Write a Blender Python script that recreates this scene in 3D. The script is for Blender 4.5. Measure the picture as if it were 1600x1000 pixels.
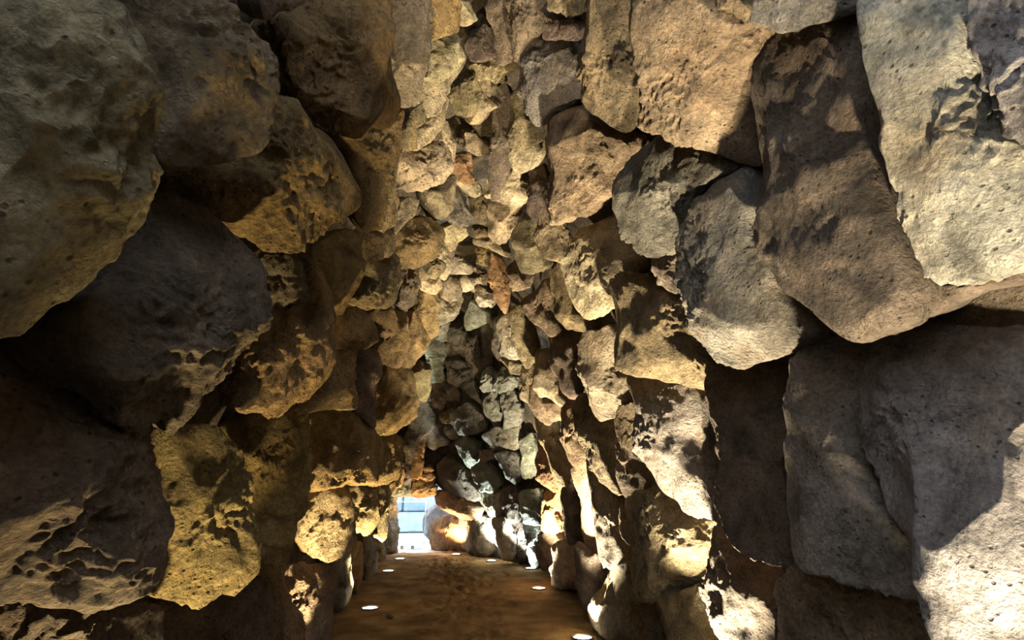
import bpy, math
import numpy as np
from mathutils import Vector, Matrix

# ------------------------------------------------------------------ clear
for o in list(bpy.data.objects):
    bpy.data.objects.remove(o)
SC = bpy.context.scene
COL = SC.collection

# ------------------------------------------------------------------ camera, sky, exposure
FPX, W, H = 850.0, 1600.0, 1000.0
VPX, VPY = 690.0, 740.0                       # where the passage's long axis vanishes
PITCH = math.atan((VPY - H / 2) / FPX)
YAW = math.atan((W / 2 - VPX) / FPX * math.cos(PITCH))
CAM = np.array([0.0, 0.0, 1.5])
FWD = np.array([math.sin(YAW) * math.cos(PITCH), math.cos(YAW) * math.cos(PITCH), math.sin(PITCH)])
RGT = np.array([math.cos(YAW), -math.sin(YAW), 0.0])
UPV = np.cross(RGT, FWD)
cam_d = bpy.data.cameras.new('camera')
cam_d.sensor_width = 36.0
cam_d.lens = FPX / W * 36.0
cam_d.clip_start = 0.02
cam = bpy.data.objects.new('camera', cam_d)
COL.objects.link(cam)
m = Matrix(((RGT[0], UPV[0], -FWD[0], CAM[0]), (RGT[1], UPV[1], -FWD[1], CAM[1]),
            (RGT[2], UPV[2], -FWD[2], CAM[2]), (0, 0, 0, 1)))
cam.matrix_world = m
SC.camera = cam

SKY_STRENGTH = 4.8
world = bpy.data.worlds.new('sky')
SC.world = world
world.use_nodes = True
wn = world.node_tree.nodes
wn['Background'].inputs['Color'].default_value = (0.88, 0.945, 1.0, 1)
wn['Background'].inputs['Strength'].default_value = SKY_STRENGTH

sun_d = bpy.data.lights.new('sun', 'SUN'); sun_d.energy = 5.0; sun_d.angle = 0.009; sun_d.color = (1.0, 0.96, 0.9)
sun = bpy.data.objects.new('sun', sun_d); COL.objects.link(sun)
sun.rotation_euler = (math.radians(-24), 0, math.radians(-18))
SC.view_settings.view_transform = 'Standard'
SC.view_settings.look = 'None'
SC.view_settings.gamma = 1.0
SC.view_settings.use_curve_mapping = False
SC.view_settings.exposure = 0.0

# ------------------------------------------------------------------ passage section (x of each wall against height)
PL = np.array([(-0.2, -1.05), (0, -1.05), (1.04, -0.93), (1.97, -0.68), (2.95, -0.47), (4.1, -0.04), (4.75, 0.25), (6, 0.25)])
PR = np.array([(-0.2, 1.62), (0, 1.62), (1.09, 1.60), (2.0, 1.48), (2.8, 1.27), (3.8, 0.82), (4.75, 0.27), (6, 0.27)])
def XL(z): return np.interp(z, PL[:, 0], PL[:, 1])
def XR(z): return np.interp(z, PR[:, 0], PR[:, 1])
# end wall: oblique plane through two floor points, leaning inwards with height
EA, EB = np.array([0.29, 11.63]), np.array([1.68, 9.50])
ED = (EB - EA) / np.linalg.norm(EB - EA)
EN2 = np.array([-ED[1] * -1, -ED[0]])          # provisional, fixed below
EN2 = np.array([ED[1], -ED[0]])
if EN2[1] > 0: EN2 = -EN2                       # faces the viewer's end of the passage
ELEAN = 0.20

def ray(px, py):
    d = FWD + RGT * ((px - W / 2) / FPX) + UPV * (-(py - H / 2) / FPX)
    return d / np.linalg.norm(d)
def project(P):
    q = P - CAM
    z = q @ FWD
    return np.stack([W / 2 + FPX * (q @ RGT) / z, H / 2 - FPX * (q @ UPV) / z], -1)
def floor_point(px, py, z=0.0):
    d = ray(px, py)
    return CAM + d * ((z - CAM[2]) / d[2])

def hit(px, py, kind):
    """point and normal of the wall surface seen along a pixel's ray"""
    d = ray(px, py)
    if kind in 'LR':
        t = np.linspace(0.3, 16, 6000)
        P = CAM + d * t[:, None]
        out = (P[:, 0] < XL(P[:, 2])) if kind == 'L' else (P[:, 0] > XR(P[:, 2]))
        out |= P[:, 2] > 4.75
        i = int(np.argmax(out)) if out.any() else 5999
        p = P[i]
        e = 0.15
        if kind == 'L':
            s = (XL(p[2] + e) - XL(p[2] - e)) / (2 * e)
            n = np.array([1, 0, -s])
        else:
            s = (XR(p[2] + e) - XR(p[2] - e)) / (2 * e)
            n = np.array([-1, 0, s])
        return p, n / np.linalg.norm(n)
    if kind == 'E':
        n = np.array([EN2[0], EN2[1], -ELEAN]); n /= np.linalg.norm(n)
        a = np.array([EA[0], EA[1], 0])
        t = ((a - CAM) @ n) / (d @ n)
        return CAM + d * t, n
    n = np.array([0.15, -1, -0.1]); n /= np.linalg.norm(n)       # D: the wall above the doorway
    a = np.array([0.0, 11.35, 1.2])
    t = ((a - CAM) @ n) / (d @ n)
    return CAM + d * t, n

# ------------------------------------------------------------------ noise
def _hash(ix, iy, iz, seed):
    h = (ix * 374761393 + iy * 668265263 + iz * 2147483647 + seed * 974634223) & 0xFFFFFFFF
    h = ((h ^ (h >> 13)) * 1274126177) & 0xFFFFFFFF
    return (h ^ (h >> 16))
_G = np.array([(1,1,0),(-1,1,0),(1,-1,0),(-1,-1,0),(1,0,1),(-1,0,1),(1,0,-1),(-1,0,-1),(0,1,1),(0,-1,1),(0,1,-1),(0,-1,-1),(1,1,0),(-1,1,0),(0,-1,1),(0,-1,-1)], float)
def noise(P, seed=0):
    I = np.floor(P).astype(np.int64)
    F = P - I
    U = F * F * F * (F * (F * 6 - 15) + 10)
    r = np.zeros(len(P))
    for dx in (0, 1):
        for dy in (0, 1):
            for dz in (0, 1):
                g = _G[_hash(I[:, 0] + dx, I[:, 1] + dy, I[:, 2] + dz, seed) & 15]
                w = (U[:, 0] if dx else 1 - U[:, 0]) * (U[:, 1] if dy else 1 - U[:, 1]) * (U[:, 2] if dz else 1 - U[:, 2])
                r += w * (g[:, 0] * (F[:, 0] - dx) + g[:, 1] * (F[:, 1] - dy) + g[:, 2] * (F[:, 2] - dz))
    return r
def fbm(P, o=3, seed=0, gain=0.5):
    a, s, r = 1.0, 1.0, 0
    for k in range(o):
        r = r + a * noise(P * s + k * 17.3, seed + k); a *= gain; s *= 2.03
    return r
def sstep(a, b, x):
    t = np.clip((x - a) / (b - a), 0, 1)
    return t * t * (3 - 2 * t)

# ------------------------------------------------------------------ materials
def mat_new(name):
    mt = bpy.data.materials.new(name)
    mt.use_nodes = True
    return mt, mt.node_tree.nodes, mt.node_tree.links
def node(ns, t, **kw):
    n = ns.new(t)
    for k, v in kw.items():
        setattr(n, k, v)
    return n
def ramp(ns, stops):
    r = ns.new('ShaderNodeValToRGB')
    el = r.color_ramp.elements
    while len(el) < len(stops): el.new(0.5)
    for e, (p, c) in zip(el, stops):
        e.position = p; e.color = (*c, 1) if len(c) == 3 else c
    return r

def stone_material():
    mt, ns, ln = mat_new('basalt_stone')
    b = ns['Principled BSDF']
    b.inputs['Roughness'].default_value = 0.88
    b.inputs['Specular IOR Level'].default_value = 0.25
    tc = ns.new('ShaderNodeTexCoord'); oi = ns.new('ShaderNodeObjectInfo')
    add = node(ns, 'ShaderNodeVectorMath', operation='ADD')
    cmb = ns.new('ShaderNodeCombineXYZ')
    mul = node(ns, 'ShaderNodeMath', operation='MULTIPLY'); mul.inputs[1].default_value = 37.0
    ln.new(oi.outputs['Random'], mul.inputs[0])
    for i in range(3): ln.new(mul.outputs[0], cmb.inputs[i])
    ln.new(tc.outputs['Object'], add.inputs[0]); ln.new(cmb.outputs[0], add.inputs[1])
    V = add.outputs[0]
    def nz(scale, detail, rough=0.6, dist=0.0):
        n = ns.new('ShaderNodeTexNoise'); n.inputs['Scale'].default_value = scale
        n.inputs['Detail'].default_value = detail; n.inputs['Roughness'].default_value = rough
        n.inputs['Distortion'].default_value = dist
        ln.new(V, n.inputs['Vector']); return n.outputs['Fac']
    def mix(blend, f, a, c):
        x = node(ns, 'ShaderNodeMix', data_type='RGBA', blend_type=blend)
        if hasattr(f, 'node'): ln.new(f, x.inputs[0])
        else: x.inputs[0].default_value = f
        for s, v in ((6, a), (7, c)):
            if hasattr(v, 'node'): ln.new(v, x.inputs[s])
            else: x.inputs[s].default_value = (*v, 1)
        return x.outputs[2]
    tone = ramp(ns, [(0.28, (0.26, 0.235, 0.21)), (0.48, (0.85, 0.83, 0.80)), (0.70, (1.5, 1.46, 1.42))])
    ln.new(nz(5.5, 9, 0.68, 0.4), tone.inputs[0])
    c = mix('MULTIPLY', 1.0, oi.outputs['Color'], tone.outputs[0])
    rust = ramp(ns, [(0.52, (0, 0, 0)), (0.74, (0.45, 0.45, 0.45))])
    ln.new(nz(2.1, 5, 0.6, 0.5), rust.inputs[0])
    c = mix('MULTIPLY', rust.outputs[0], c, (1.15, 0.86, 0.55))
    lich = ramp(ns, [(0.64, (0, 0, 0)), (0.70, (0.5, 0.5, 0.5))])
    ln.new(nz(4.0, 10, 0.75, 0.2), lich.inputs[0])
    c = mix('MIX', lich.outputs[0], c, (0.42, 0.40, 0.36))
    grit = ramp(ns, [(0.3, (0.62, 0.62, 0.62)), (0.6, (1.12, 1.12, 1.12))])
    ln.new(nz(70, 4, 0.6), grit.inputs[0])
    c = mix('MULTIPLY', 1.0, c, grit.outputs[0])
    # vesicles: little pits, their cavity shade put into the colour
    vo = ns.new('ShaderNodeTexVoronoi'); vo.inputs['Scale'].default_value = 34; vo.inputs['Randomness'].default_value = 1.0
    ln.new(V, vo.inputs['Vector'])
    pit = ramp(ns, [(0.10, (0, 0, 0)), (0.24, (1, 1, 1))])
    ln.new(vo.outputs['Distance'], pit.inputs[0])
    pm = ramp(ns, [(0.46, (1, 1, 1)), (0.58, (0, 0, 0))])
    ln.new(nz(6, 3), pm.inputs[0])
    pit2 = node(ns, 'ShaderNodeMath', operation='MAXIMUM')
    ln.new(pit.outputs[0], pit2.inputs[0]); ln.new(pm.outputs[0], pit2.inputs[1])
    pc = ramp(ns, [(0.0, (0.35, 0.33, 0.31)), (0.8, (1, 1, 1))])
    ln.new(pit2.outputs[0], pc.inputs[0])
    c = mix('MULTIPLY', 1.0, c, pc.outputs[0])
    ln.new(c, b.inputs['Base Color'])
    # relief
    h1 = nz(22, 8, 0.68, 0.3); h2 = nz(85, 5, 0.6)
    s1 = node(ns, 'ShaderNodeMath', operation='MULTIPLY_ADD'); s1.inputs[1].default_value = 0.28
    ln.new(h2, s1.inputs[0]); ln.new(h1, s1.inputs[2])
    s2 = node(ns, 'ShaderNodeMath', operation='MULTIPLY_ADD'); s2.inputs[1].default_value = 0.35
    ln.new(pit2.outputs[0], s2.inputs[0]); ln.new(s1.outputs[0], s2.inputs[2])
    h3 = nz(11, 4, 0.55, 0.6)
    rd = node(ns, 'ShaderNodeMath', operation='SUBTRACT'); rd.inputs[1].default_value = 0.5; ln.new(h3, rd.inputs[0])
    ab = node(ns, 'ShaderNodeMath', operation='ABSOLUTE'); ln.new(rd.outputs[0], ab.inputs[0])
    s3 = node(ns, 'ShaderNodeMath', operation='MULTIPLY_ADD'); s3.inputs[1].default_value = -1.1
    ln.new(ab.outputs[0], s3.inputs[0]); ln.new(s2.outputs[0], s3.inputs[2]); s2 = s3
    bp = ns.new('ShaderNodeBump'); bp.inputs['Strength'].default_value = 1.0; bp.inputs['Distance'].default_value = 0.042
    ln.new(s2.outputs[0], bp.inputs['Height']); ln.new(bp.outputs[0], b.inputs['Normal'])
    return mt
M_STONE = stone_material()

def sand_material():
    mt, ns, ln = mat_new('packed_sand')
    b = ns['Principled BSDF']; b.inputs['Roughness'].default_value = 0.95
    b.inputs['Specular IOR Level'].default_value = 0.15
    tc = ns.new('ShaderNodeTexCoord')
    n = ns.new('ShaderNodeTexNoise'); n.inputs['Scale'].default_value = 3.0; n.inputs['Detail'].default_value = 9
    ln.new(tc.outputs['Object'], n.inputs['Vector'])
    r = ramp(ns, [(0.3, (0.10, 0.064, 0.029)), (0.55, (0.20, 0.131, 0.061)), (0.75, (0.29, 0.21, 0.115))])
    ln.new(n.outputs['Fac'], r.inputs[0]); ln.new(r.outputs[0], b.inputs['Base Color'])
    n2 = ns.new('ShaderNodeTexNoise'); n2.inputs['Scale'].default_value = 60; n2.inputs['Detail'].default_value = 6
    ln.new(tc.outputs['Object'], n2.inputs['Vector'])
    bp = ns.new('ShaderNodeBump'); bp.inputs['Strength'].default_value = 0.6; bp.inputs['Distance'].default_value = 0.02
    ln.new(n2.outputs['Fac'], bp.inputs['Height']); ln.new(bp.outputs[0], b.inputs['Normal'])
    return mt
M_SAND = sand_material()

def simple_mat(name, col, rough=0.6, metal=0.0, emis=None, strength=0.0, bump=0.0, scale=20):
    mt, ns, ln = mat_new(name)
    b = ns['Principled BSDF']
    b.inputs['Base Color'].default_value = (*col, 1); b.inputs['Roughness'].default_value = rough
    b.inputs['Metallic'].default_value = metal
    if emis:
        b.inputs['Emission Color'].default_value = (*emis, 1); b.inputs['Emission Strength'].default_value = strength
    tc = ns.new('ShaderNodeTexCoord')
    n = ns.new('ShaderNodeTexNoise'); n.inputs['Scale'].default_value = scale; n.inputs['Detail'].default_value = 6
    ln.new(tc.outputs['Object'], n.inputs['Vector'])
    r = ramp(ns, [(0.3, tuple(x * 0.8 for x in col)), (0.7, tuple(min(1, x * 1.15) for x in col))])
    ln.new(n.outputs['Fac'], r.inputs[0]); ln.new(r.outputs[0], b.inputs['Base Color'])
    if bump:
        bp = ns.new('ShaderNodeBump'); bp.inputs['Strength'].default_value = 0.6; bp.inputs['Distance'].default_value = bump
        ln.new(n.outputs['Fac'], bp.inputs['Height']); ln.new(bp.outputs[0], b.inputs['Normal'])
    return mt

def mesh_np(name, V, F, smooth=True):
    me = bpy.data.meshes.new(name)
    V = np.asarray(V, np.float32); F = np.asarray(F, np.int32)
    k = F.shape[1]
    me.vertices.add(len(V)); me.vertices.foreach_set('co', V.ravel())
    me.loops.add(F.size); me.loops.foreach_set('vertex_index', F.ravel())
    me.polygons.add(len(F))
    me.polygons.foreach_set('loop_start', np.arange(0, F.size, k, dtype=np.int32))
    me.polygons.foreach_set('use_smooth', np.full(len(F), smooth))
    me.update(calc_edges=True)
    return me
def link(name, me, mat=None, parent=None, kind=None):
    o = bpy.data.objects.new(name, me); COL.objects.link(o)
    if mat: me.materials.append(mat)
    if parent: o.parent = parent
    if kind: o['kind'] = kind
    return o
def grid_faces(a, b):
    i = np.arange((a - 1) * (b - 1)); r, c = i // (b - 1), i % (b - 1)
    q = r * b + c
    return np.stack([q, q + 1, q + b + 1, q + b], -1)

# ------------------------------------------------------------------ structure: wall cores, roof, floor
Y0, Y1, YR = -2.4, 11.45, -0.15
def core(name, side):
    ny, nz = 150, 52
    y = np.linspace(Y0, Y1, ny)
    z = np.linspace(-0.15, 5.75, nz)
    Yg, Zg = np.meshgrid(y, z, indexing='ij')
    x = XL(Zg) if side == 'L' else XR(Zg)
    P = np.stack([x.ravel(), Yg.ravel(), Zg.ravel()], -1)
    d = 0.34 + 0.09 * np.clip(P[:, 2] - 2.5, 0, 3) + 0.10 * fbm(P * 2.2, 3, 5 if side == 'L' else 9) + 0.06 * (0.5 - np.abs(noise(P * 3.7, 31)))
    P[:, 0] += (-d if side == 'L' else d)
    F = grid_faces(ny, nz)
    if side == 'R': F = F[:, ::-1]
    keep = ~((P[F].mean(1)[:, 1] < YR) & (P[F].mean(1)[:, 2] > (1.7 if side == 'L' else 4.3)))  # opening behind the viewer, shaped to let sky fill the right wall
    F = F[keep]
    o = link(name, mesh_np(name, P, F), M_STONE, kind='structure')
    so = o.modifiers.new('thick', 'SOLIDIFY'); so.thickness = 0.35; so.offset = 1
    o.color = (0.09, 0.072, 0.055, 1)  # darkened so gaps between the stones read as shade
    return o
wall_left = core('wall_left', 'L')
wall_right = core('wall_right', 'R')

def box_mesh(name, lo, hi):
    lo, hi = np.array(lo, float), np.array(hi, float)
    V = np.array([[(lo, hi)[(i >> k) & 1][k] for k in range(3)] for i in range(8)])
    F = [(0, 2, 3, 1), (4, 5, 7, 6), (0, 1, 5, 4), (2, 6, 7, 3), (0, 4, 6, 2), (1, 3, 7, 5)]
    return mesh_np(name, V, F, False)
ceiling = link('ceiling', box_mesh('ceiling', (-1.0, YR, 5.6), (1.6, 12.3, 6.0)), M_STONE, kind='structure')
ceiling.color = (0.09, 0.072, 0.055, 1)

# behind the viewer: added wall blocks daylight, roof and upper left opened for skylight
added_rear_wall = link('added_rear_wall', box_mesh('added_rear_wall', (-2.2, Y0 - 0.5, -0.1), (2.6, Y0, 3.2)), M_STONE, kind='structure')
added_rear_wall.color = (0.09, 0.072, 0.055, 1)

# end wall core: the oblique wall, and the wall above the doorway
def end_core():
    V, F = [], []
    n = 40
    a3 = np.array([EA[0], EA[1], 0]); d3 = np.array([ED[0], ED[1], 0]); nn = np.array([EN2[0], EN2[1], 0])
    L = np.linalg.norm(EB - EA)
    s = np.linspace(-0.02, L + 0.9, n); z = np.linspace(-0.1, 5.8, n)
    S, Z = np.meshgrid(s, z, indexing='ij')
    P = a3 + S.ravel()[:, None] * d3 + Z.ravel()[:, None] * np.array([0, 0, 1])
    dep = -0.42 + ELEAN * 1.0 * Z.ravel() + 0.10 * fbm(P * 2.5, 3, 77)
    P = P + nn * dep[:, None]
    P = P.reshape(n, n, 3)
    return P
P = end_core()
n = P.shape[0]
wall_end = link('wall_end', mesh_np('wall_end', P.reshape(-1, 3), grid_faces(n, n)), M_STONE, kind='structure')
wall_end.color = (0.09, 0.075, 0.06, 1)  # dark like the side cores, gap shade put into the colour
so = wall_end.modifiers.new('thick', 'SOLIDIFY'); so.thickness = 0.4; so.offset = 0.0
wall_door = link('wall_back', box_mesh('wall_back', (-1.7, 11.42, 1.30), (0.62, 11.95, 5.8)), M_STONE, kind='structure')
wall_door.color = (0.09, 0.072, 0.055, 1)  # same painted gap shade above the doorway

LAMP_PX = [(910, 996), (842, 919), (829, 888), (768, 876), (713, 866), (578, 950), (607, 892), (625, 873)]
LAMPS_XY = [tuple(floor_point(x, y, 0.0)[:2]) for x, y in LAMP_PX] + [(1.36, 3.27), (1.36, .95), (-.77, 4.5), (-.77, 2.0)]
# floor: trodden sand with dips and footprints
def make_floor():
    nx, ny = 150, 480
    x = np.linspace(-1.7, 2.3, nx); y = np.concatenate([np.linspace(Y0, 4.8, 60), np.linspace(4.83, 11.75, 420)])
    X, Y = np.meshgrid(x, y, indexing='ij')
    P = np.stack([X.ravel(), Y.ravel(), np.zeros(X.size)], -1)
    z = 0.035 * fbm(P * 1.3, 3, 3) + 0.012 * fbm(P * 6, 3, 8)
    r = np.random.RandomState(4)
    for k in range(150):
        fy = 4.8 + 6.2 * r.rand(); fx = 0.25 + 0.28 * r.randn() + 0.05 * math.sin(fy)
        a = r.randn() * 0.35; L, B = 0.13, 0.05
        dx, dy = P[:, 0] - fx, P[:, 1] - fy
        u = (dx * math.cos(a) + dy * math.sin(a)) / B; v = (-dx * math.sin(a) + dy * math.cos(a)) / L
        q = u * u + v * v
        z -= 0.034 * np.exp(-q * 1.4) - 0.012 * np.exp(-(q - 2.2) ** 2)
    for (lx, ly) in LAMPS_XY:                      # sand lies level round each sunk lamp
        k = np.exp(-((P[:, 0] - lx) ** 2 + (P[:, 1] - ly) ** 2) / 0.05)
        z = z * (1 - k) - 0.006 * k
    P[:, 2] = z - 0.005
    return link('floor', mesh_np('floor', P, grid_faces(nx, ny)[:, ::-1]), M_SAND, kind='structure')
floor = make_floor()

# ------------------------------------------------------------------ stones
def cube_sphere(n):
    g = np.tan(np.linspace(-1, 1, n + 1) * math.pi / 4)
    A, B = np.meshgrid(g, g, indexing='ij')
    A, B = A.ravel(), B.ravel(); O = np.ones_like(A)
    faces = [(A, B, O), (B, A, -O), (O, A, B), (-O, B, A), (B, O, A), (A, -O, B)]
    V = np.concatenate([np.stack(f, -1) for f in faces]); V /= np.linalg.norm(V, axis=1)[:, None]
    q = grid_faces(n + 1, n + 1)
    F = np.concatenate([q + k * (n + 1) ** 2 for k in range(6)])
    # weld
    key = np.round(V * 1e5).astype(np.int64)
    _, idx, inv = np.unique(key, axis=0, return_index=True, return_inverse=True)
    return V[idx], inv.ravel()[F]
_cs = {}
def get_cs(n):
    if n not in _cs: _cs[n] = cube_sphere(n)
    return _cs[n]

NA = 144
def radial(poly):
    c = poly.mean(0)
    # area centroid
    x, y = poly[:, 0], poly[:, 1]; x2, y2 = np.roll(x, -1), np.roll(y, -1)
    cr = x * y2 - x2 * y; A = cr.sum() / 2
    if abs(A) > 1e-9:
        c = np.array([((x + x2) * cr).sum(), ((y + y2) * cr).sum()]) / (6 * A)
    R = np.zeros(NA)
    for i in range(NA):
        th = 2 * math.pi * i / NA; d = np.array([math.cos(th), math.sin(th)])
        best = 0
        for p, q in zip(poly, np.roll(poly, -1, 0)):
            e = q - p; den = d[0] * e[1] - d[1] * e[0]
            if abs(den) < 1e-12: continue
            w = p - c
            t = (w[0] * e[1] - w[1] * e[0]) / den; s = (w[0] * d[1] - w[1] * d[0]) / den
            if t > 0 and -1e-6 <= s <= 1 + 1e-6: best = max(best, t)
        R[i] = best
    R = np.maximum(R, 0.15 * R.max())
    k = np.array([1, 3, 4, 3, 1.0]); k /= k.sum()
    R = sum(w * np.roll(R, j - 2) for j, w in enumerate(k))
    return c, R, abs(A)

def shape(V, R, Hf, Db, pw, seed, chips):
    r = np.random.RandomState(seed)
    a, b, c = V[:, 0], V[:, 1], V[:, 2]
    rho = np.hypot(a, b); th = np.arctan2(b, a) % (2 * math.pi)
    k = (rho ** pw + np.abs(c) ** pw) ** (-1 / pw)
    rho, c = rho * k, c * k
    # flat chipped faces on the front, in unit coordinates
    Q = np.stack([rho * np.cos(th), rho * np.sin(th), c], -1)
    for _ in range(chips):
        az = r.rand() * 2 * math.pi; el = math.radians(r.uniform(28, 85))
        nn = np.array([math.cos(az) * math.cos(el), math.sin(az) * math.cos(el), math.sin(el)])
        dcut = r.uniform(0.62, 0.92)
        ex = Q @ nn - dcut
        Q = Q - np.maximum(ex, 0)[:, None] * nn * 0.95
    rho = np.hypot(Q[:, 0], Q[:, 1]); th = np.arctan2(Q[:, 1], Q[:, 0]) % (2 * math.pi); c = Q[:, 2]
    Rt = np.interp(th, np.arange(NA + 1) * 2 * math.pi / NA, np.append(R, R[0]))
    tap = np.where(c < 0, 1 + 0.16 * c, 1.0)
    hh = np.where(c > 0, Hf, Db) * c
    return np.stack([Rt * rho * np.cos(th) * tap, Rt * rho * np.sin(th) * tap, hh], -1)

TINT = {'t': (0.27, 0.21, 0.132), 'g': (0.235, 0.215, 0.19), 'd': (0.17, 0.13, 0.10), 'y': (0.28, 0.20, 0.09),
        'o': (0.34, 0.20, 0.10), 'w': (0.43, 0.355, 0.245), 'e': (0.27, 0.275, 0.24), 'c': (0.37, 0.335, 0.285), 'k': (0.11, 0.095, 0.08), 'b': (0.35, 0.35, 0.345)}  # k puts niche shade into the colour; w partly the lit vault's brightness
STATS = [0, 0]
PART_LABELS = {(675., 820.): 'rounded orange-brown boulder stone beside the doorway', (640., 750.): 'reddish lintel stone over the doorway',
               (768., 400.): 'smooth rust-orange stone near the ridge'}
def stone(kind, parent, pull, tilt, kv, tint, pts, idx):
    poly = np.array(pts, float)
    rs = np.random.RandomState(1000 + idx)
    small = np.ptp(poly[:, 0]) * np.ptp(poly[:, 1]) < 14000
    chips = rs.randint(7, 12) if small else rs.randint(4, 8)
    target = poly.mean(0) + (poly - poly.mean(0)) * (1.09 if np.ptp(poly[:, 0]) * np.ptp(poly[:, 1]) < 14000 else 1.035)
    t0, t1 = target.min(0), target.max(0)
    work = poly.copy(); hoff = 0.0
    for it in range(3):
        cpx = (work.min(0) + work.max(0)) / 2
        C, wnrm = hit(cpx[0], cpx[1], kind)
        if kind in 'LR':
            C = C.copy(); C[1] = min(C[1], 11.3)
        view = CAM - C; dist = np.linalg.norm(view); view /= dist
        ax = wnrm + view * kv; ax[2] += tilt; ax /= np.linalg.norm(ax)
        if it == 0: pull += (0.09 if small else 0.0) * rs.uniform(-1, 1)
        C = C + wnrm * (pull - (0.06 if kind in 'LR' else 0.0)) - ax * hoff
        up = np.array([0, 0, 1.0]); ux = np.cross(up, ax); ux /= np.linalg.norm(ux); uy = np.cross(ax, ux)
        pl = []
        for (px, py) in work:
            d = ray(px, py); t = ((C - CAM) @ ax) / (d @ ax)
            q = CAM + d * t - C
            pl.append((q @ ux, q @ uy))
        pl = np.array(pl)
        c2, R, area = radial(pl)
        O = C + ux * c2[0] + uy * c2[1]
        wd = (R + np.roll(R, NA // 2)).min()
        s = math.sqrt(area)
        Hf = 0.34 * min(wd, s); hoff = 0.55 * Hf; Db = max(0.55 * min(wd * 1.3, s), 0.16)
        pw = 2.7 + 1.1 * rs.rand() if it == 0 else pw
        if it == 2: break
        V, F = get_cs(10)
        L = shape(V, R, Hf, Db, pw, 7 + idx, chips)
        G = O + L[:, :1] * ux + L[:, 1:2] * uy + L[:, 2:] * ax
        pr = project(G[L[:, 2] > -0.05 * Db])
        b0, b1 = pr.min(0), pr.max(0)
        sc = np.clip((t1 - t0) / np.maximum(b1 - b0, 1), 0.6, 1.5)
        work = (work - (b0 + b1) / 2) * sc + (t0 + t1) / 2
    pxs = math.sqrt(max(1, (t1 - t0)[0] * (t1 - t0)[1]))
    nn = int(np.clip(pxs * 0.27, 20, 66))
    V, F = get_cs(nn)
    L = shape(V, R, Hf, Db, pw, 7 + idx, chips)
    # relief along the outward direction
    nrm = L / np.array([max(wd, .01) / 2, max(wd, .01) / 2, max(Hf, .01)])
    nrm /= np.maximum(np.linalg.norm(nrm, axis=1)[:, None], 1e-6)
    q = L / s + idx * 3.17
    d = 0.055 * s * fbm(q * 1.7, 3, idx) + 0.045 * s * (0.28 - np.abs(noise(q * 3.1, idx + 3)))
    wl = L + idx * 5.31
    rough = sstep(-0.12, 0.22, noise(wl * 2.3, idx + 5))
    amp = min(1.0, s / 0.35)
    d += amp * 0.022 * (0.3 + rough) * fbm(wl * 9, 2, idx + 7)
    if nn > 18:
        d += amp * 0.013 * (0.12 + rough) * (0.3 - np.abs(noise(wl * 24, idx + 11))) * 2
        d += amp * 0.007 * (0.25 + rough) * noise(wl * 48, idx + 13)
    L = L + nrm * d[:, None]
    G = L[:, :1] * ux + L[:, 1:2] * uy + L[:, 2:] * ax
    if True:
        G[:, 2] = np.maximum(G[:, 2], -0.06 - O[2])
    me = mesh_np('stone', G, F)
    me.set_sharp_from_angle(angle=math.radians(34))
    o = link('stone', me, M_STONE, parent)
    o.location = O
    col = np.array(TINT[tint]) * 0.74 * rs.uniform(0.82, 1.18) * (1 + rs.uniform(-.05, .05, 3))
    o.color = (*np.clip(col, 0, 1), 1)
    if pts[0] in PART_LABELS: o['label'] = PART_LABELS[pts[0]]
    STATS[0] += 1; STATS[1] += 2 * len(F)
    return o

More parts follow.
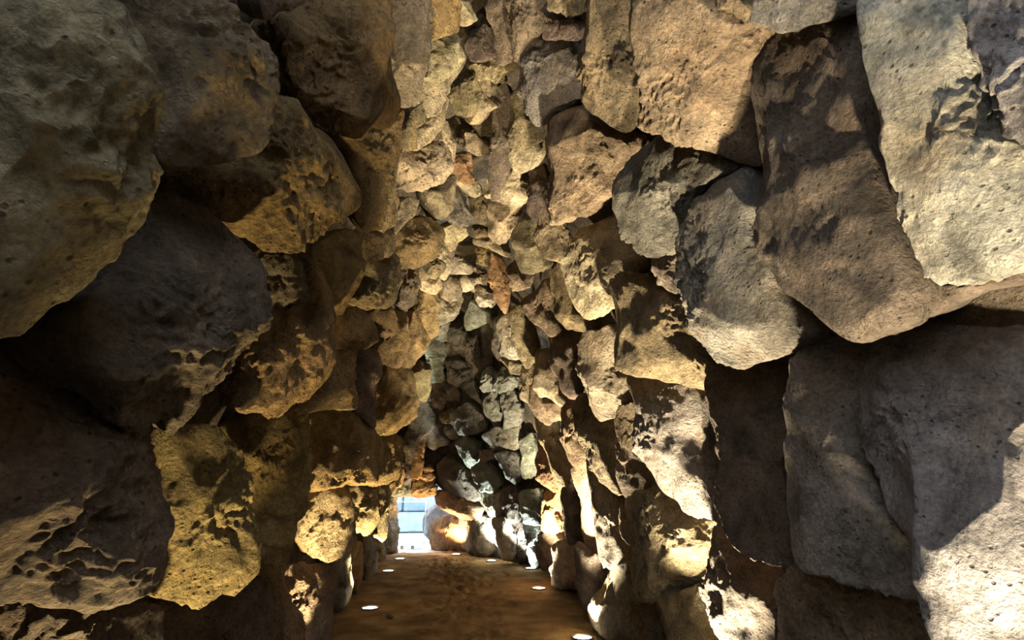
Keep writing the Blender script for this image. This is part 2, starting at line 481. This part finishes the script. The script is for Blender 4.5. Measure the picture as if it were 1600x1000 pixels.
STONES = '''
L .10/.1 w -160,-40 20,-60 140,0 180,70 215,140 232,230 245,330 247,365 215,400 165,450 85,485 40,515 -20,525 -160,500
L .02/.2 t 185,40 205,-30 330,-40 375,15 415,75 428,95 432,160 430,190 415,225 375,245 300,265 250,262 232,200 215,130 190,70
L .02/.3 y 470,8 485,-50 600,-60 605,40 618,100 628,170 615,200 560,215 530,205 510,190 480,165 440,135 430,100 428,60 420,35 450,20
L .02 t 405,-40 480,-40 475,-5 445,12 418,28 408,5
L .02 y 420,150 440,140 500,185 535,210 550,240 560,300 555,320 525,345 500,365 485,375 465,388 440,365 390,355 355,340 330,295 318,270 370,255 415,235
L -.02 y 530,210 560,215 620,195 628,170 625,250 608,300 600,350 575,360 560,330 560,300 550,240
L .03 d 590,-30 665,-40 672,30 675,55 665,95 640,100 625,85 605,60 595,20
L .00 w 610,60 640,55 672,90 665,110 655,130 645,155 628,165 620,130
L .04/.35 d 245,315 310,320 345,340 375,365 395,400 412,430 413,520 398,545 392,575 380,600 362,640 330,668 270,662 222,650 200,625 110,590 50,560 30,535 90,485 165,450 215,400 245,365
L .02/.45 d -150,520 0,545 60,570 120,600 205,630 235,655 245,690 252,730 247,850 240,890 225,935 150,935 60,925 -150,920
L .02/0 y 250,665 340,668 365,690 390,730 392,800 402,868 400,890 370,915 300,935 262,942 235,935 240,890 248,850 250,740
L .02 y 365,650 400,640 450,635 478,650 484,700 482,730 475,775 470,810 468,855 450,870 420,873 405,865 395,800 390,730
L -.10 d 395,400 420,385 455,385 470,400 478,420 480,470 440,475 412,470 412,430
L -.02 y 412,470 440,475 475,470 490,425 505,440 527,470 527,500 520,540 512,580 495,625 470,635 440,640 410,632 370,640 385,600 398,550 413,520
L -.06 y 512,545 552,545 555,610 553,635 500,640 475,645 460,635 495,625
L .00 y 480,385 495,375 540,362 565,365 568,400 567,440 550,475 525,485 520,470 505,440 490,420 478,400
L .00 t 568,400 612,400 620,410 625,440 622,475 615,480 575,480 558,475 567,440
L .00 t 570,358 600,355 617,370 615,395 605,402 570,405 567,380
L .04 y 617,365 640,345 665,340 685,355 692,365 680,385 675,400 655,412 625,416 614,395
L .00 y 530,485 560,482 575,490 590,520 590,530 575,543 515,540 520,500
L .00 y 575,490 600,480 630,485 640,490 635,520 625,555 620,570 600,565 580,555 578,545 590,530
L -.06 d 555,548 595,552 598,570 592,620 590,660 558,640 553,600
L .00 y 598,570 620,570 635,580 650,620 652,645 645,660 620,672 595,675 592,640
L -.02 y 625,575 650,565 668,570 672,600 665,625 652,620 640,600
L -.04 y 640,490 655,515 670,535 660,560 640,570 625,575 622,560 632,530
D .25 e 665,535 685,530 700,548 692,570 695,593 675,595 668,575
L .00 y 478,650 520,645 560,655 580,668 592,690 582,730 575,750 555,752 520,750 490,760 482,730 485,700
L .00 y 590,665 610,670 627,690 630,720 622,745 605,755 575,755 582,730
D .2 d 645,640 665,632 682,655 672,675 660,700 640,735 628,730 630,690 640,665
D .2 o 655,680 664,685 662,720 657,746 642,746 648,715
L -.04 t 490,760 525,752 550,760 555,800 552,850 535,860 520,870 495,868 480,840 472,810 478,775
L -.02 t 550,756 585,752 592,770 588,810 575,832 560,820 555,800
L -.02 t 588,757 605,757 612,770 608,800 600,840 588,835 585,810
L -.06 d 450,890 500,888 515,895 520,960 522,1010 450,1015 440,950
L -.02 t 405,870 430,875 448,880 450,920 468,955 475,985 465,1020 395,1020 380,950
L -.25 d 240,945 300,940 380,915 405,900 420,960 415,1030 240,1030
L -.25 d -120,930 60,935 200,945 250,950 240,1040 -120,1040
L .00/-.1/.2 g 520,865 545,855 551,865 548,900 545,940 530,962 520,955
L -.04/-.1/.2 y 553,855 566,850 568,870 566,935 553,950 550,900
L -.02/-.1/.2 g 566,838 588,836 590,860 588,905 568,908
L .00 t 590,838 600,840 602,870 597,882 590,870
L .00 g 612,765 621,775 622,800 615,812 605,812 605,785
L .00 g 605,812 618,810 623,815 622,840 620,858 606,860 600,840
L .00 g 606,860 621,858 622,873 612,880 604,878
D .05 e 628,735 642,738 640,770 620,775 610,768 622,750
L -.02 y 605,757 622,750 628,735 632,745 625,762 612,770
L -.02 y 565,235 605,230 615,235 612,260 600,275 600,320 595,345 572,358 560,340 562,300
L .02 w 615,240 622,240 622,260 610,275 620,285 622,320 618,345 600,357 592,350 600,320 602,275
L .00 w 622,315 640,310 652,315 645,335 635,350 622,365 616,365
L .03 w 625,235 660,232 690,225 700,240 705,262 690,280 665,293 640,297 625,295 638,285 620,278
L -.02 t 665,293 690,280 708,275 712,300 700,325 682,340 672,318
L .02 t 628,205 640,180 660,160 665,175 663,195 645,205 640,225 650,232 628,235
L .02 w 660,115 685,100 700,75 726,90 715,115 700,135 690,155 685,175 665,180 650,175 640,180 655,150
L .02 w 675,60 695,52 717,48 720,85 726,90 712,115 690,125 665,120 672,80
L .00 y 668,-30 715,-30 720,10 718,45 695,55 678,58 675,30
L .02 w 663,195 685,175 692,155 698,165 690,190 685,205 670,220 650,232 640,225 648,205
L .01 w 690,190 700,190 712,215 710,250 700,245 690,225 680,215
L .04 w 720,5 735,3 745,30 735,37 719,40
R .00 d 728,48 755,42 758,90 735,95 727,80
R .00 w 735,95 760,88 795,92 806,100 780,115 775,130 760,122 740,125 720,120
R .03 w 745,118 765,118 767,150 775,165 755,170 740,192 728,182 738,160
R .00 t 708,130 725,115 742,120 738,160 728,182 715,175 705,160
R .03 w 698,190 715,185 740,205 762,230 745,240 725,232 710,215
R -.02 d 728,184 742,192 756,172 775,168 775,190 765,225 750,222 735,200
R .03 d 770,150 790,135 797,150 797,195 800,240 790,255 770,300 765,250 768,200
L .00 o 705,262 715,243 735,240 740,275 735,285 720,280
L .00 w 710,270 735,275 750,290 752,303 740,308 725,290
R .00 t 733,305 752,305 755,320 752,350 742,335
L .02 g 705,300 718,295 730,312 735,335 728,350 710,350 700,335
L .03 w 692,355 710,348 728,352 730,365 722,375 705,390 695,370
L -.02 w 680,385 692,375 702,390 705,420 695,435 685,425 675,405
L .00 t 655,412 675,402 690,410 695,420 680,435 657,438 650,425
L .00 w 660,438 685,435 690,445 680,460 663,452
L .02 w 702,402 722,400 738,415 738,425 720,428 703,427
L .02 w 738,425 745,412 765,415 768,445 762,460 750,450 742,445 730,455 720,445 725,432
L .03 t 688,440 700,432 715,440 722,455 715,465 700,470 688,462
L .02 t 685,465 700,470 720,462 722,470 715,490 700,500 683,505 678,485
L .00 y 655,455 680,452 688,465 680,490 685,520 670,527 655,510 652,480
L .02 g 690,503 715,490 723,510 722,525 705,530 690,532 685,520
L .02 e 722,452 738,450 743,466 733,470 728,495 722,500 720,475
R .02 w 742,448 752,450 768,470 765,480 752,478 745,465
R .00 e 740,470 752,480 765,490 768,500 745,510 728,515 727,500
R .02 e 740,510 768,505 775,530 772,555 757,560 748,555 742,530
L -.10 d 628,418 650,412 655,440 650,475 632,480 622,470
R .01 w 740,372 765,368 787,390 785,398 762,385 742,380
R .00 y 743,385 762,388 762,415 745,410
R .00 o 768,400 778,415 788,435 790,465 785,480 768,460 765,430
R .00 t 738,352 758,358 765,368 742,375
R -.02 d 800,-30 850,-30 880,30 860,38 840,48 820,55 810,85 800,90 795,60
R .00 d 758,-30 798,-30 800,40 800,90 780,95 765,60
R .03 g 818,65 850,58 890,58 905,85 908,130 905,155 885,165 870,165 855,192 848,188 830,160 815,140 818,110 812,85
R .02 t 800,150 815,135 830,160 845,185 842,220 825,228 800,225 797,190
R .03/-.1 w 800,228 825,228 843,222 845,245 835,262 815,268 805,265 797,245
R .03/-.1 w 770,300 778,262 795,255 808,268 808,285 823,300 822,318 800,320 780,315 762,308
R .00 w 762,310 785,318 810,318 800,335 790,360 780,378 762,365
R .00 d 828,270 848,262 858,300 855,330 838,345 825,325
R .03 t 858,225 880,190 905,175 925,175 950,200 985,210 1000,225 985,245 965,265 958,300 940,310 915,335 877,347 862,310 856,260
R .04 g 985,245 1020,220 1060,198 1080,210 1110,222 1150,235 1178,255 1165,270 1130,280 1110,310 1085,345 1075,375 1045,388 1020,402 1000,390 975,365 962,330 958,285
R .05/0 t 905,30 920,-30 985,-30 990,60 1000,130 1010,180 990,200 965,198 940,180 915,160 903,80
R .06/-.2 t 985,-30 1060,-40 1130,10 1150,30 1230,40 1195,70 1185,140 1180,255 1150,235 1110,222 1075,215 1060,195 1020,192 1000,185 1000,100
R .07 t 1100,-40 1210,-40 1195,10 1172,33 1140,15
R .02 g 1200,-40 1350,-40 1345,15 1290,35 1220,50 1175,35
R .06/.45 d 1195,75 1250,45 1345,20 1370,100 1380,200 1390,270 1420,350 1440,420 1450,450 1430,490 1395,520 1345,525 1320,515 1270,480 1230,450 1200,390 1185,330 1180,250 1185,130
R .08/.12 c 1345,-40 1530,-40 1520,60 1530,150 1560,205 1640,230 1660,400 1570,420 1500,430 1455,425 1420,340 1390,260 1375,150 1350,40
R .08/.5 b 1530,-40 1700,-40 1700,220 1600,215 1555,195 1525,130 1515,60
R .03 g 1115,300 1175,265 1182,330 1200,390 1230,450 1265,485 1290,500 1295,515 1260,530 1220,545 1180,560 1140,572 1105,555 1085,515 1070,480 1058,440 1058,390 1075,350
R .01 t 960,445 985,430 1045,450 1062,455 1075,490 1090,530 1110,560 1140,572 1100,605 1060,590 1010,582 985,570 970,550 965,500
R .00 g 1020,405 1050,390 1058,395 1060,440 1058,455 1022,445
R .03 w 885,400 905,375 955,345 965,350 1000,395 1020,405 1018,420 985,440 955,445 955,475 940,480 925,496 905,475 890,450 880,420
R .03 t 845,350 858,330 870,345 885,400 884,408 860,400 845,385 838,370
R .01 t 862,430 880,415 890,450 908,480 925,497 930,510 905,515 885,512 870,490 862,460
R .00 t 820,470 835,450 855,440 862,460 868,500 880,520 860,522 840,505 825,490
R .00 t 800,370 815,350 840,345 845,385 850,415 840,425 815,425 805,400
R .00 t 790,420 805,408 825,425 823,445 805,452 790,450
R .00 d 865,525 915,515 915,540 908,590 910,615 890,618 878,600 868,580 862,550
R .04/-.2 w 915,530 955,515 970,560 1008,585 1000,600 990,630 965,640 935,650 920,640 912,610 905,570
R .02/.2 g 985,595 1010,583 1060,592 1102,607 1105,680 1110,760 1125,808 1100,812 1070,800 1055,780 1030,760 1000,700 1000,640
R .03/-.2 t 965,645 1000,635 1010,680 1020,740 1028,768 990,778 975,770 965,740 968,690
R .01/0 t 980,785 1028,768 1055,785 1080,805 1125,812 1118,850 1110,900 1095,915 1040,935 1015,930 995,890 985,840
R .03/-.1 t 1035,940 1100,915 1120,960 1140,1020 1040,1020 1032,970
R .02/.55 d 1108,590 1130,578 1180,575 1235,590 1232,650 1225,740 1228,800 1245,880 1195,875 1150,860 1130,830 1115,770 1103,700
R .04/.4 g 1240,570 1280,530 1350,525 1390,530 1350,600 1340,650 1350,720 1380,800 1430,850 1448,910 1390,905 1330,890 1270,880 1240,860 1225,790 1230,650
R .0/.8 b 1390,530 1450,470 1520,440 1600,425 1700,420 1720,1050 1460,1040 1448,930 1430,850 1385,790 1350,700 1340,630 1360,580
R -.03 d 1110,860 1125,815 1150,860 1200,878 1225,890 1220,1030 1145,1030 1110,960 1098,910
R -.01 t 1220,900 1270,882 1330,892 1440,915 1450,960 1465,1040 1220,1040
R -.12 d 1425,495 1440,440 1500,432 1600,412 1600,440 1520,450 1450,490
R .00 t 972,790 985,800 988,850 975,835 968,805
R .02 t 900,640 912,620 935,650 960,640 968,690 965,750 970,765 940,740 920,720 905,670
R .02 t 875,640 895,630 905,670 918,715 905,728 890,720 880,690
R .00 t 838,655 858,640 862,690 880,740 885,758 870,758 855,720 845,690
R .00 t 797,485 812,480 825,520 835,560 820,570 808,550
R .00 w 775,500 792,490 800,520 812,550 800,560 780,550
R .02 w 782,560 800,556 812,570 810,585 795,580
R .02 w 835,560 850,555 862,575 876,600 888,630 865,632 845,615 838,590
R .00 t 818,575 832,570 838,600 828,630 812,622 815,600
R .02 t 832,600 842,608 850,625 880,630 880,655 850,660 838,650 828,630
R .00 g 815,640 830,642 835,665 838,690 838,720 828,745 818,720 815,680
R .02 o 840,685 858,690 868,720 880,755 865,765 840,750 838,720
R .03/-.25 w 895,750 918,722 925,750 935,790 942,850 940,868 925,868 915,835 912,790
R .00 d 920,722 940,742 968,768 975,800 985,840 985,880 950,882 942,868 938,810
R .00/-.25 o 847,765 868,768 880,765 880,830 868,832 852,825
R .00/-.25 d 878,770 895,760 905,790 913,830 905,850 890,848 880,830
R .00/-.25 d 845,835 868,830 878,845 878,870 868,890 845,888 838,860
R .03/-.1/.2 w 875,848 885,845 900,850 905,905 895,918 865,915 862,885 872,870
R -.06 d 900,852 925,870 940,872 945,900 930,940 905,950 900,900
R .03/-.1/.2 t 948,882 985,882 1000,920 1015,960 1025,1020 935,1020 922,960 935,910
R -.04 d 1000,920 1030,935 1035,980 1042,1030 1010,1030
R .02 t 850,-30 905,-30 903,18 885,25 860,10
R -.12 d 850,38 890,30 905,40 903,62 850,62
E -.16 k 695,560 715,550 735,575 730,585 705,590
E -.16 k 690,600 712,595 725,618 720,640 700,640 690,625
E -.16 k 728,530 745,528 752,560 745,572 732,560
E .02 e 752,580 765,575 775,590 770,610 757,612 750,595
E .05 e 772,585 785,575 805,590 800,608 780,612 770,605
E .04 e 782,615 800,610 812,640 810,662 788,668 782,640
E .03 e 757,625 772,615 785,640 780,665 772,670 758,650
E .05 g 705,645 735,632 755,650 760,665 745,675 720,678 706,660
E .04 g 683,665 700,655 712,670 720,685 700,685 682,675
E .05 e 757,680 780,668 812,665 815,690 808,700 790,708 770,700
E .00 d 662,690 690,685 715,690 712,712 690,718 665,710
E .05 e 713,692 730,680 748,695 747,715 738,730 725,728
E .06 d 680,735 700,715 730,728 738,745 752,765 755,790 725,785 700,770 682,755
E .08 e 738,732 755,722 772,735 782,758 770,768 752,765 742,750
E .04 e 775,710 800,705 813,715 812,740 805,755 790,745 778,730
E .04 o 682,768 700,768 730,783 752,792 745,812 722,810 705,802 686,788
E -.12 o 675,820 690,812 730,806 745,812 735,835 738,860 720,868 682,866 673,845
E -.12 d 728,812 742,808 772,806 775,835 772,858 755,872 740,866 728,850
E .05 w 755,765 782,768 788,790 798,812 780,815 765,805 755,790
E .10 w 770,812 792,810 805,850 800,872 785,874 777,850
E .03 d 785,765 808,760 812,790 808,815 795,815 788,790
E .04 e 812,770 840,765 848,800 848,818 820,815 812,800
E .00 d 798,815 820,818 822,860 808,876 800,850
E .03 e 820,818 850,815 848,840 840,884 830,886 822,850
D .06 o 640,750 672,745 682,760 680,773 655,777 638,773
D .05 o 660,730 675,727 678,735 665,738
D .04 o 656,745 672,735 680,745 675,752
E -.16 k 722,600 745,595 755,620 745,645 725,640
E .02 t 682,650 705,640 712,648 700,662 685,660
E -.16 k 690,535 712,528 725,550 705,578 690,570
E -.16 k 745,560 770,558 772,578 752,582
E .05 w 750,705 770,703 775,715 755,722
E .02 e 812,690 832,680 838,700 838,740 820,745 812,725
D .1 d 640,590 668,595 672,635 655,640 640,635
D .1 d 672,590 700,595 712,640 690,650 675,640
D .15 g 660,655 690,652 700,690 680,700 662,690
D .1 d 600,700 630,690 650,740 630,770 605,760
L -.05 k 632,418 652,415 656,445 650,470 634,472
L -.06 d 700,365 712,385 708,405 695,400
R -.05 d 772,500 790,520 780,560 768,545
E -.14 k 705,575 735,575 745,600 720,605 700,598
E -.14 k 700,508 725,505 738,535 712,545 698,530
'''
PAR = {'L': wall_left, 'R': wall_right, 'E': wall_end, 'D': wall_door}
for i, line in enumerate(STONES.strip().splitlines()):
    w = line.split()
    if not w or w[0].startswith('#'): continue
    pts = [tuple(map(float, p.split(','))) for p in w[3:]]
    lr = w[0] in 'LR'                       # pull out of the wall / upward tilt / how far it faces the way in
    par = w[1].split('/') + ['', '']
    stone(w[0], PAR[w[0]], float(par[0]), float(par[1] or (0.22 if lr else 0.0)), float(par[2] or (0.75 if lr else 0.35)), w[2], pts, i)
print('stones', STATS)

# ------------------------------------------------------------------ recessed floor lamps
M_RIM = simple_mat('brushed_steel_rim', (0.35, 0.33, 0.30), 0.35, 0.9)
def lens_mat(name, col, st):
    return simple_mat(name, (0.9, 0.9, 0.85), 0.3, 0, col, st)
WARM = (1.0, 0.85, 0.57); AMBER = (1.0, 0.77, 0.38); COOL = (0.86, 1.0, 0.93); ORNG = (1.0, 0.70, 0.38)
L_WARM = lens_mat('warm_lamp_glass', (1, .88, .66), 24); L_COOL = lens_mat('cool_lamp_glass', (.92, 1, .97), 24)
def lathe(prof, n=28):
    V, F = [], []
    for r, z in prof:
        for k in range(n):
            a = 2 * math.pi * k / n; V.append((r * math.cos(a), r * math.sin(a), z))
    for i in range(len(prof) - 1):
        for k in range(n):
            F.append((i * n + k, i * n + (k + 1) % n, (i + 1) * n + (k + 1) % n, (i + 1) * n + k))
    return V, F
def floor_lamp(x, y, label, col, power, lean, lens, spread=74):
    e = bpy.data.objects.new('floor_uplight', None); COL.objects.link(e)
    e.location = (x, y, -0.006); e['label'] = label; e['category'] = 'floor lamp'
    e['group'] = 'uplights sunk in the sand floor'
    V, F = lathe([(0.001, -0.10), (0.085, -0.10), (0.098, 0.004), (0.105, 0.012), (0.098, 0.018), (0.088, 0.014), (0.086, -0.002)])
    link('rim', mesh_np('rim', V, F), M_RIM, e)
    V, F = lathe([(0.001, 0.012), (0.05, 0.010), (0.087, 0.002), (0.087, -0.02), (0.001, -0.02)])
    link('lens', mesh_np('lens', V, F), lens, e)
    ld = bpy.data.lights.new('uplight_beam', 'SPOT'); ld.energy = power; ld.color = col
    ld.spot_size = math.radians(spread); ld.spot_blend = 0.55; ld.shadow_soft_size = 0.035
    lo = bpy.data.objects.new('beam', ld); COL.objects.link(lo); lo.parent = e
    lo.location = (0, 0, 0.06)
    d = Vector((lean[0], lean[1], 1)).normalized()
    lo.rotation_euler = (-d).to_track_quat('Z', 'Y').to_euler()
    return e
def px_lamp(px, py, label, col, power, lean, lens, spread=74):
    p = floor_point(px, py, 0.0); return floor_lamp(p[0], p[1], label, col, power, lean, lens, spread)
PR_, PL_ = 1800, 700
px_lamp(910, 996, 'round floor uplight nearest the viewer, against the right-hand wall, glowing warm white', WARM, PR_, (.06, 0), L_WARM, 96)
px_lamp(842, 919, 'warm floor uplight halfway down the right-hand wall, beside a pale upright stone', WARM, PR_, (.1, 0), L_WARM, 100)
px_lamp(829, 888, 'white floor uplight with a small pebble at its edge, in the far right corner', COOL, 1300, (.03, .08), L_COOL, 100)
px_lamp(768, 876, 'white floor uplight below the tall pale stone of the end wall', COOL, 1300, (.25, .06), L_COOL, 95)
px_lamp(713, 866, 'warm floor uplight in front of the round orange boulder', ORNG, 700, (-.12, .16), L_WARM, 120)
px_lamp(578, 950, 'floor uplight nearest the viewer along the left-hand wall, on bare sand', AMBER, PL_, (-.2, 0), L_WARM)
px_lamp(607, 892, 'middle one of three floor uplights along the left-hand wall', AMBER, PL_, (-.2, 0), L_WARM)
px_lamp(625, 873, 'floor uplight at the foot of the bright doorway', AMBER, 300, (-.2, 0), L_WARM)
# the same row carried on towards the viewer, below the frame
floor_lamp(1.36, 3.27, 'warm floor uplight below the frame on the right, second of its row', WARM, PR_, (.06, 0), L_WARM)
floor_lamp(1.36, 0.95, 'warm floor uplight below the frame on the right, first of its row', WARM, PR_ * 0.8, (.06, 0), L_WARM)
floor_lamp(-0.77, 4.5, 'amber floor uplight below the frame on the left, second of its row', AMBER, PL_, (-.2, 0), L_WARM)
floor_lamp(-0.77, 2.0, 'amber floor uplight below the frame on the left, first of its row', AMBER, PL_ * 0.5, (-.2, 0), L_WARM)

# ------------------------------------------------------------------ outside the doorway
def at_y(px, py, y):
    d = ray(px, py); return CAM + d * (y / d[1])
M_PAVE = simple_mat('pale_paving', (0.74, 0.75, 0.76), 0.9, bump=0.01, scale=6)
M_BLOCK = simple_mat('pale_block', (0.31, 0.37, 0.42), 0.9, bump=0.02, scale=5)
M_BLOCK2 = simple_mat('white_block', (0.5, 0.52, 0.53), 0.9, bump=0.02, scale=5)
ground = link('floor_outside', box_mesh('floor_outside', (-5, 11.7, -0.4), (4, 20, -0.02)), M_PAVE, kind='structure')
wall_out = link('wall_outside', box_mesh('wall_outside', (-5, 15.9, -0.3), (4, 16.4, 4)), M_BLOCK, kind='structure')
rb = np.random.RandomState(9)
def bevel_box(name, lo, hi, bev, mat, parent):
    import bmesh
    bm = bmesh.new(); bmesh.ops.create_cube(bm, size=1.0)
    c = [(a + b_) / 2 for a, b_ in zip(lo, hi)]; s = [b_ - a for a, b_ in zip(lo, hi)]
    bmesh.ops.scale(bm, vec=s, verts=bm.verts)
    bmesh.ops.bevel(bm, geom=bm.edges[:], offset=bev, segments=2, affect='EDGES')
    me = bpy.data.meshes.new(name); bm.to_mesh(me); bm.free()
    o = link(name, me, mat, parent); o.location = c
    return o
z = 0.0
for row in range(4):
    hgt = (0.52, 0.42, 0.36, 0.4)[row]; x = -2.4 - 0.3 * (row % 2)
    while x < 2.0:
        wv = rb.uniform(0.6, 1.0)
        bevel_box('block', (x + .012, 15.62 + rb.uniform(-.03, .03), z + .012), (x + wv - .012, 15.95, z + hgt - .012), 0.03,
                  M_BLOCK2 if (row == 2 and x < -0.9) or rb.rand() < .12 else M_BLOCK, wall_out)
        x += wv
    z += hgt
# pane of the glass screen standing outside
def glass_mat():
    mt, ns, ln = mat_new('tinted_glass')
    ns.remove(ns['Principled BSDF'])
    tr = ns.new('ShaderNodeBsdfTransparent'); tr.inputs[0].default_value = (0.84, 0.95, 1.0, 1)
    gl = ns.new('ShaderNodeBsdfGlossy'); gl.inputs['Roughness'].default_value = 0.04
    fr = ns.new('ShaderNodeFresnel'); fr.inputs[0].default_value = 1.45
    mx = ns.new('ShaderNodeMixShader')
    ln.new(fr.outputs[0], mx.inputs[0]); ln.new(tr.outputs[0], mx.inputs[1]); ln.new(gl.outputs[0], mx.inputs[2])
    ln.new(mx.outputs[0], ns['Material Output'].inputs['Surface'])
    return mt
g0 = at_y(612, 856, 12.5); g1 = at_y(665, 783, 12.5)
gs = bpy.data.objects.new('glass_screen', None); COL.objects.link(gs); gs.location = ((g0[0] + g1[0]) / 2, 12.5, -0.02)
gs['label'] = 'upright pale blue glass screen standing outside beyond the doorway'; gs['category'] = 'glass screen'
hw = (g1[0] - g0[0]) / 2; gh = g1[2]
M_GLASS = glass_mat(); M_EDGE = simple_mat('glass_edge', (0.62, 0.80, 0.85), 0.25)
link('pane', box_mesh('pane', (-hw, -0.006, 0.0), (hw, 0.006, gh)), M_GLASS, gs)
link('edge_strip', box_mesh('edge_strip', (hw, -0.012, 0.0), (hw + 0.014, 0.012, gh + 0.014)), M_EDGE, gs)
link('edge_strip', box_mesh('edge_strip', (-hw, -0.012, gh), (hw, 0.012, gh + 0.014)), M_EDGE, gs)
for fx in (-0.12, 0.1):
    bevel_box('foot_clamp', (fx - .035, -.03, 0), (fx + .035, .03, .06), .008, M_RIM, gs)
# loose things: boulders outside, pebbles on the sand
def boulder(name, label, cat, loc, dims, tint, seed, n=16, group=None):
    V, F = get_cs(n); r = np.random.RandomState(seed)
    Q = V.copy()
    for _ in range(9):
        nn = r.randn(3); nn /= np.linalg.norm(nn); Q = Q - np.maximum(Q @ nn - r.uniform(.6, .85), 0)[:, None] * nn * .95
    Q = Q * (1 + 0.12 * fbm(V * 1.6 + seed, 3, seed))[:, None]
    Q = Q * np.array(dims) / 2
    Q[:, 2] -= Q[:, 2].min()
    o = link(name, mesh_np(name, Q, F), M_STONE); o.location = loc
    o['label'] = label; o['category'] = cat
    if group: o['group'] = group
    o.color = (*tint, 1)
    return o
p = at_y(690, 836, 13.4)
boulder('boulder', 'big grey boulder outside, just behind the right side of the glass screen', 'boulder', (p[0] + .05, 13.5, -0.04), (0.95, 0.7, 0.95), (0.22, 0.22, 0.24), 5)
p = floor_point(838, 884, 0.02)
boulder('pebble', 'small pale pebble lit up beside the white uplight in the far right corner', 'pebble', (p[0], p[1], -0.01), (.09, .08, .07), (0.5, 0.5, 0.45), 12, 8)
p = floor_point(609, 966, 0.0)
boulder('pebble', 'little dark pebble on the sand beyond the nearest left uplight', 'pebble', (p[0], p[1], -0.01), (.09, .07, .05), (0.25, 0.2, 0.15), 15, 8)
p = floor_point(805, 870, 0.0)
